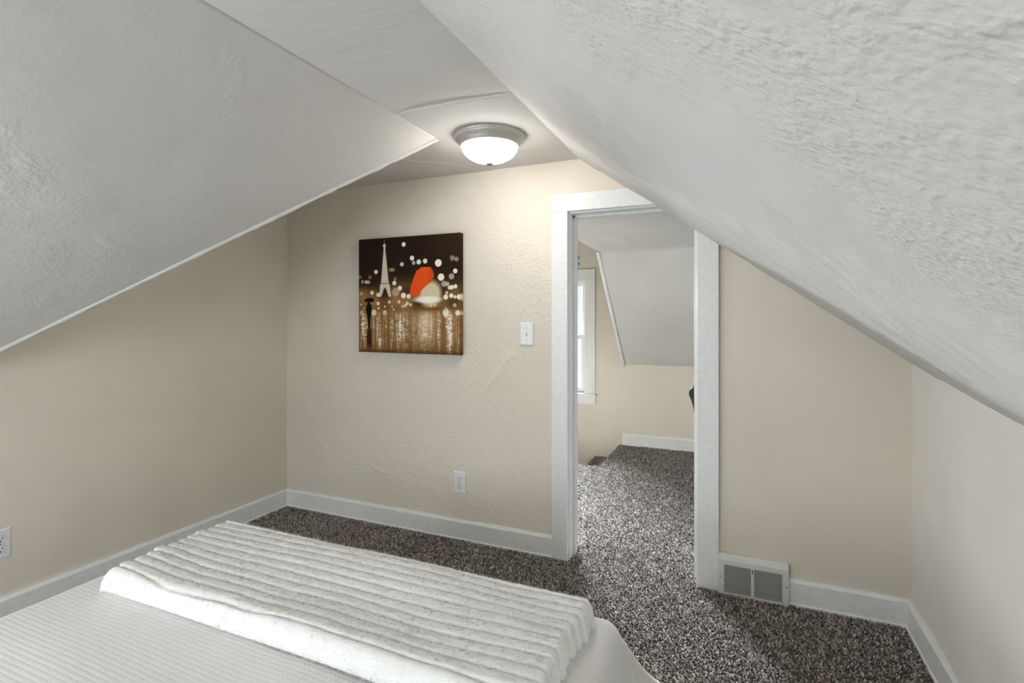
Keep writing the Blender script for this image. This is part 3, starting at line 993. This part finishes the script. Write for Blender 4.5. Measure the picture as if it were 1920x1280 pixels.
for half, (h0, h1) in enumerate(((ix0, -0.0060), (0.0060, ix1))):
    for k in range(ns):
        zc = iz0 + (k + 0.5) * (iz1 - iz0) / ns
        if slat_me is None:
            sl_o = prism('slat', [(RF + 0.001, -0.0011), (RF + 0.001, 0.0011), (RF + 0.012, -0.0022), (RF + 0.012, -0.0036)], 'X', -0.0510, 0.0510, M_TRIM_DUSTY, rg)
            slat_me = sl_o.data
        else:
            sl_o = link(bpy.data.objects.new('slat', slat_me), rg)
        sl_o.location = ((h0 + h1) / 2, 0, zc)
for sx_, z in ((RX0 + 0.008, 0.075), (RX1 - 0.008, 0.078)):
    disc_y('screw', sx_, z, 0.0024, RF + 0.001, RF - 0.0009, M_DARK, rg, seg=14)

# ------------------------------------------------------------------ black chair on the landing (only its back edge shows past the casing)
ch = thing('side_chair', 'black leather chair with a scrolled back standing behind the doorway casing', 'chair', (0.0, 3.06, 0))
CY0, CY1 = -0.20, 0.22
bk = [(-0.190, 0.42), (-0.205, 0.60), (-0.214, 0.68), (-0.226, 0.725), (-0.238, 0.752), (-0.236, 0.774), (-0.220, 0.786), (-0.198, 0.786), (-0.180, 0.770), (-0.172, 0.74), (-0.165, 0.70), (-0.150, 0.60), (-0.135, 0.42)]
prism('backrest', bk, 'Y', CY0, CY1, M_BLACK, ch, bevel=0.006)
box('seat', (-0.19, CY0, 0.38), (0.24, CY1, 0.47), M_BLACK, ch, bevel=0.02, seg=3)
box('seat_apron', (-0.18, CY0 + 0.02, 0.34), (0.22, CY1 - 0.02, 0.385), M_BLACKWOOD, ch)
for x in (-0.165, 0.205):
    for y in (CY0 + 0.035, CY1 - 0.035):
        s0, s1 = 0.018, 0.014
        bm = bmesh.new()
        lo_ = [bm.verts.new((x + dx * s1, y + dy * s1, 0.0)) for dx, dy in ((-1, -1), (1, -1), (1, 1), (-1, 1))]
        hi_ = [bm.verts.new((x + dx * s0, y + dy * s0, 0.36)) for dx, dy in ((-1, -1), (1, -1), (1, 1), (-1, 1))]
        bm.faces.new(lo_[::-1]); bm.faces.new(hi_)
        for i in range(4): bm.faces.new((lo_[i], lo_[(i + 1) % 4], hi_[(i + 1) % 4], hi_[i]))
        bm_obj('leg', bm, M_BLACKWOOD, ch)

# ------------------------------------------------------------------ bed, quilt, throw
BX0, BX1, BY0, BY1, BZ = -1.795, -0.272, -0.66, 1.366, 0.366
bed = thing('bed', 'low bed hidden under the white waffle quilt', 'bed', ((BX0 + BX1) / 2, (BY0 + BY1) / 2, 0))
ox, oy = (BX0 + BX1) / 2, (BY0 + BY1) / 2
box('mattress', (BX0 - ox, BY0 - oy, 0.16), (BX1 - ox, BY1 - oy, BZ), M_QUILT_LINING, bed, bevel=0.04, seg=3)
box('bed_base', (BX0 + 0.03 - ox, BY0 + 0.03 - oy, 0.0), (BX1 - 0.03 - ox, BY1 - 0.03 - oy, 0.17), M_BOARD, bed)

QT = 0.382                                  # top of the quilt
qx0, qx1, qy0, qy1 = BX0 - 0.002, BX1 + 0.002, BY0, BY1 + 0.004
drop = 0.34
step = 0.0125
gx = np.arange(qx0 - drop, qx1 + drop + 1e-6, step)
gy = np.arange(qy0 + 0.05, qy1 + drop + 1e-6, step)
PXg, PYg = np.meshgrid(gx, gy, indexing='ij')
px, py = PXg.ravel(), PYg.ravel()
R = 0.055                                    # rounding of the mattress edge
cxq, cyq = np.clip(px, qx0 + R, qx1 - R), np.clip(py, qy0 - 1, qy1 - R)
ex, ey = px - cxq, py - cyq
e = np.hypot(ex, ey)
ux, uy = np.where(e > 0, ex / np.maximum(e, 1e-9), 0), np.where(e > 0, ey / np.maximum(e, 1e-9), 0)
arc = R * math.pi / 2 * 0.86
th_ = np.clip(e / R, 0, math.pi / 2 * 0.86)
horiz = R * np.sin(th_)
vert = R * (1 - np.cos(th_))
rest = np.maximum(e - arc, 0)
corner = np.clip(2 * np.abs(ux * uy), 0, 1)
ang = np.arctan2(uy, ux)
flare = 0.17 + 0.04 * np.sin(px * 9 + py * 13) + 0.38 * corner ** 0.8
# folds: the corner of the quilt stands out as a cone with one crease beside it
flare += 0.09 * np.exp(-((ang - 0.95) / 0.22) ** 2) - 0.12 * np.exp(-((ang - 0.50) / 0.16) ** 2)
flare += 0.30 * np.exp(-((ang - 2.25) / 0.3) ** 2) * 0.3
down = np.sqrt(np.clip(1 - flare ** 2, 0.2, 1))
qx = cxq + ux * (horiz + rest * flare)
qy = cyq + uy * (horiz + rest * flare)
qz = QT - vert - rest * down
qz = np.maximum(qz, 0.012 + 0.004 * np.sin(px * 40 + py * 33))
lump = value_noise(np.stack([px, py], 1), 7.0, 81) * 0.0030 + value_noise(np.stack([px, py], 1), 3.0, 82) * 0.0035
qz = qz + lump * np.clip(1 - e / 0.1, 0, 1)
V = np.stack([qx, qy, qz], 1)
nx, ny = len(gx), len(gy)
idx = np.arange(nx * ny).reshape(nx, ny)
F = np.stack([idx[:-1, :-1], idx[1:, :-1], idx[1:, 1:], idx[:-1, 1:]], -1).reshape(-1, 4)
quilt = np_mesh('quilt', V, F, M_QUILT, None, smooth=True)
tag(quilt, 'white waffle weave quilt spread over the bed with its corner hanging', 'quilt')
quilt.data.materials.append(M_QUILT_LINING)
fa = ang[F].mean(1); fe = e[F].mean(1)
quilt.data.polygons.foreach_set('material_index', ((fa > 0.66) & (fa < 2.4) & (fe > 0.085)).astype(np.int32))
uv = quilt.data.uv_layers.new(name='UVMap')
vi = np.zeros(len(quilt.data.loops), dtype=np.int32); quilt.data.loops.foreach_get('vertex_index', vi)
uv.data.foreach_set('uv', np.stack([px[vi], py[vi]], 1).astype(np.float32).ravel())
sm = quilt.modifiers.new('thickness', 'SOLIDIFY'); sm.thickness = 0.006; sm.offset = -1

# ribbed faux fur throw folded across the foot of the bed
TX0, TX1, TY0, TY1 = -1.655, -0.345, 0.880, 1.298
NR = 12
nxt, per = 330, 16
tt = np.linspace(0, NR, NR * per + 1)           # rib coordinate, 0 = edge towards the pillows
ss = np.linspace(0, 1, nxt)
Sg, Tg = np.meshgrid(ss, tt, indexing='ij')
sv, tv = Sg.ravel(), Tg.ravel()
wob = 0.22 * value_noise(np.stack([sv * 5, tv * 0.25], 1), 1.0, 91) + 0.07 * value_noise(np.stack([sv * 14, tv * 0.5], 1), 1.0, 92)
rt = np.clip(tv + wob * np.clip(tv, 0, 1) * np.clip(NR - tv, 0, 1), 0, NR)
rib = np.floor(np.clip(tv, 0, NR - 1e-6)); fr = tv - rib
hump = np.sqrt(np.clip(1 - np.abs(2 * fr - 1) ** 3.6, 0, 1))
THK = 0.070
# cross-section: first rib wraps down the near edge, last rib rolls over the far edge
yv = TY0 + (TY1 - TY0) * rt / NR
zbase = np.full_like(sv, QT + THK)
farr = np.clip(1 - (NR - rt) / 0.9, 0, 1)
zbase -= (THK + 0.004) * (1 - np.sqrt(np.clip(1 - farr ** 2.4, 0, 1)))
near = np.clip(1 - rt, 0, 1)
an = math.radians(90) - near * math.radians(165)          # near edge: a rolled hem that tucks back under itself
yv = np.where(near > 0, TY0 + 0.030 - 0.030 * np.cos(an) + 0.004 * (1 - near), yv)
zbase = np.where(near > 0, QT + 0.036 + 0.034 * np.sin(an), zbase)
hr = value_noise(np.stack([sv * 6, rib * 1.7], 1), 1.0, 93)
zv = zbase + (0.0095 + 0.0030 * hr) * (hump - 0.75) * np.clip(1 - 1.6 * near - 0.6 * farr, 0.0, 1)
zv += 0.006 * value_noise(np.stack([sv * 3.2, tv * 0.22], 1), 1.0, 94)
zv += 0.0006 * value_noise(np.stack([sv * 150, tv * 3.6], 1), 1.0, 98)
yv = yv + 0.008 * value_noise(np.stack([sv * 3, tv * 0.1], 1), 1.0, 95)
# ends: every rib ends in its own rounded lobe
rl = value_noise(np.stack([rib * 3.1, rib * 0], 1), 1.0, 96); rr_ = value_noise(np.stack([rib * 2.7, rib * 0 + 9], 1), 1.0, 97)
xb = TX0 + (TX1 - TX0) * sv
offl = 0.012 * rl + 0.022 * (1 - hump)
offr = 0.010 * rr_ - 0.020 * (1 - hump) + 0.012 * (tv / NR)
xv = xb + offl * np.exp(-(xb - TX0) / 0.035) + offr * np.exp(-(TX1 - xb) / 0.035)
xl, xr = TX0 + offl, TX1 + offr
de = np.minimum(xv - xl, xr - xv)
rnd = 0.020
g = np.sqrt(np.clip(1 - np.clip(1 - de / rnd, 0, 1) ** 2, 0, 1))
zlow = QT - 0.004
zv = zlow + (zv - zlow) * (0.0 + 1.0 * g)
zv = np.maximum(zv, zlow + 0.002)
V = np.stack([xv, yv, zv], 1)
idx = np.arange(nxt * len(tt)).reshape(nxt, len(tt))
F = np.stack([idx[:-1, :-1], idx[1:, :-1], idx[1:, 1:], idx[:-1, 1:]], -1).reshape(-1, 4)
throw = np_mesh('throw_blanket', V, F, M_THROW, None, smooth=True)
tag(throw, 'cream ribbed faux fur throw blanket folded across the foot of the bed', 'blanket')

# short fur standing on the throw
nb = 50000
fi = rng.integers(0, len(F), nb)
w = rng.random((nb, 2))
P00, P10, P11, P01 = (V[F[fi, k]] for k in range(4))
base = (P00 * ((1 - w[:, 0]) * (1 - w[:, 1]))[:, None] + P10 * (w[:, 0] * (1 - w[:, 1]))[:, None] + P11 * (w[:, 0] * w[:, 1])[:, None] + P01 * ((1 - w[:, 0]) * w[:, 1])[:, None])
nrm = np.cross(P10 - P00, P01 - P00); nl = np.linalg.norm(nrm, axis=1)[:, None]; nrm = nrm / np.maximum(nl, 1e-9)
lean = rng.normal(0, 0.40, (nb, 3)); lean[:, 1] -= 0.15
clump = np.stack([value_noise(base[:, :2], 70, 101), value_noise(base[:, :2], 70, 102), np.zeros(nb)], 1)
tang = rng.normal(0, 1, (nb, 3)); tang -= nrm * (tang * nrm).sum(1)[:, None]; tang /= np.linalg.norm(tang, axis=1)[:, None]
dirv = 0.45 * nrm + tang + 0.3 * lean + 0.5 * clump; dirv /= np.linalg.norm(dirv, axis=1)[:, None]
ln = 0.0085 * (0.6 + 0.8 * rng.random(nb))
side = np.cross(dirv, rng.normal(0, 1, (nb, 3))); side /= np.linalg.norm(side, axis=1)[:, None]
wd = 0.00042
flip = (np.cross(2 * side, dirv) * nrm).sum(1) < 0          # keep every hair facing outwards
side[flip] *= -1
Vb = np.stack([base - side * wd, base + side * wd, base + dirv * ln[:, None]], 1).reshape(-1, 3)
Fb = np.arange(nb * 3).reshape(-1, 3)
tone = np.repeat(0.93 + 0.07 * rng.random(nb), 3)
cl = np.array(srgb(249, 247, 243)[:3])[None] * tone[:, None]
fur = np_mesh('fur_pile', Vb, Fb, M_FUR, throw, color=np.concatenate([cl, np.ones((len(cl), 1))], 1))
fur.data.normals_split_custom_set_from_vertices(np.repeat(nrm, 3, 0).tolist())
tag(fur, kind='stuff')

# ------------------------------------------------------------------ carpet pile
def pile(name, rects, spacing, parent, hgt=0.0085, z=0.0, seed=1):
    r = np.random.default_rng(seed)
    pts = []
    for (x0, y0, x1, y1) in rects:
        nx_, ny_ = max(1, int((x1 - x0) / spacing)), max(1, int((y1 - y0) / spacing))
        gx_, gy_ = np.meshgrid((np.arange(nx_) + 0.5) / nx_, (np.arange(ny_) + 0.5) / ny_, indexing='ij')
        p = np.stack([x0 + gx_.ravel() * (x1 - x0), y0 + gy_.ravel() * (y1 - y0)], 1)
        p += r.uniform(-0.55, 0.55, p.shape) * spacing
        p[:, 0] = np.clip(p[:, 0], x0, x1); p[:, 1] = np.clip(p[:, 1], y0, y1)
        pts.append(p)
    p = np.concatenate(pts); n = len(p)
    b0 = np.concatenate([p, np.full((n, 1), z - 0.001)], 1)
    a0 = r.uniform(0, 2 * np.pi, n)
    rad = spacing * (0.50 + 0.25 * r.random(n))
    cl = np.stack([value_noise(p, 42, 7 + seed), value_noise(p, 42, 8 + seed)], 1)
    lean = r.normal(0, 0.30, (n, 2)) + 0.45 * cl
    H = hgt * (0.65 + 0.6 * r.random(n))
    tip = b0 + np.concatenate([lean * H[:, None], H[:, None]], 1)
    ring = [b0 + np.stack([rad * np.cos(a0 + k * 2.0944), rad * np.sin(a0 + k * 2.0944), 0 * rad], 1) for k in range(3)]
    tw = [tip + np.stack([0.62 * rad * np.cos(a0 + 1 + k * 2.0944), 0.62 * rad * np.sin(a0 + 1 + k * 2.0944), -0.0006 * np.ones(n)], 1) for k in range(3)]
    Vv = np.stack(ring + tw, 1).reshape(-1, 3)
    i = np.arange(n)[:, None] * 6
    Fq = np.concatenate([np.stack([i[:, 0] + k, i[:, 0] + (k + 1) % 3, i[:, 0] + 3 + (k + 1) % 3, i[:, 0] + 3 + k], 1) for k in range(3)])
    Ft = np.stack([i[:, 0] + 3, i[:, 0] + 4, i[:, 0] + 5], 1)
    Fq3 = np.concatenate([Fq[:, [0, 1, 2]], Fq[:, [0, 2, 3]], Ft])
    pal = np.array([srgb(70, 59, 49)[:3], srgb(120, 107, 93)[:3], srgb(162, 150, 135)[:3], srgb(200, 192, 182)[:3], srgb(232, 227, 219)[:3]])
    pick = r.choice(5, n, p=[0.20, 0.27, 0.26, 0.18, 0.09])
    c = pal[pick] * (0.88 + 0.2 * r.random(n))[:, None]
    cc = np.repeat(c[:, None, :], 6, 1)
    cc = cc.reshape(-1, 3)
    o = np_mesh(name, Vv, Fq3, M_PILE, parent, color=np.concatenate([cc, np.ones((len(cc), 1))], 1))
    return tag(o, kind='stuff')


pile('carpet_pile', [(XL + 0.022, 1.20, -0.34, YB - 0.022), (XL + 0.022, 0.2, -1.70, 1.20), (-0.34, 0.35, XR - 0.022, YB - 0.022)], 0.0068, floor, seed=1)
pile('carpet_pile', [(DX0 + 0.006, YB - 0.022, DX1 - 0.006, 2.52)], 0.0068, floor, seed=2)
pile('carpet_pile', [(-0.98, 2.525, 0.5, YFAR - 0.02), (-1.75, 2.525, -0.98, 3.935)], 0.0088, landing, seed=3)
pile('carpet_pile', [(-1.205, 3.94, -0.99, YFAR - 0.002)], 0.0088, stairs, z=-0.130, seed=4)
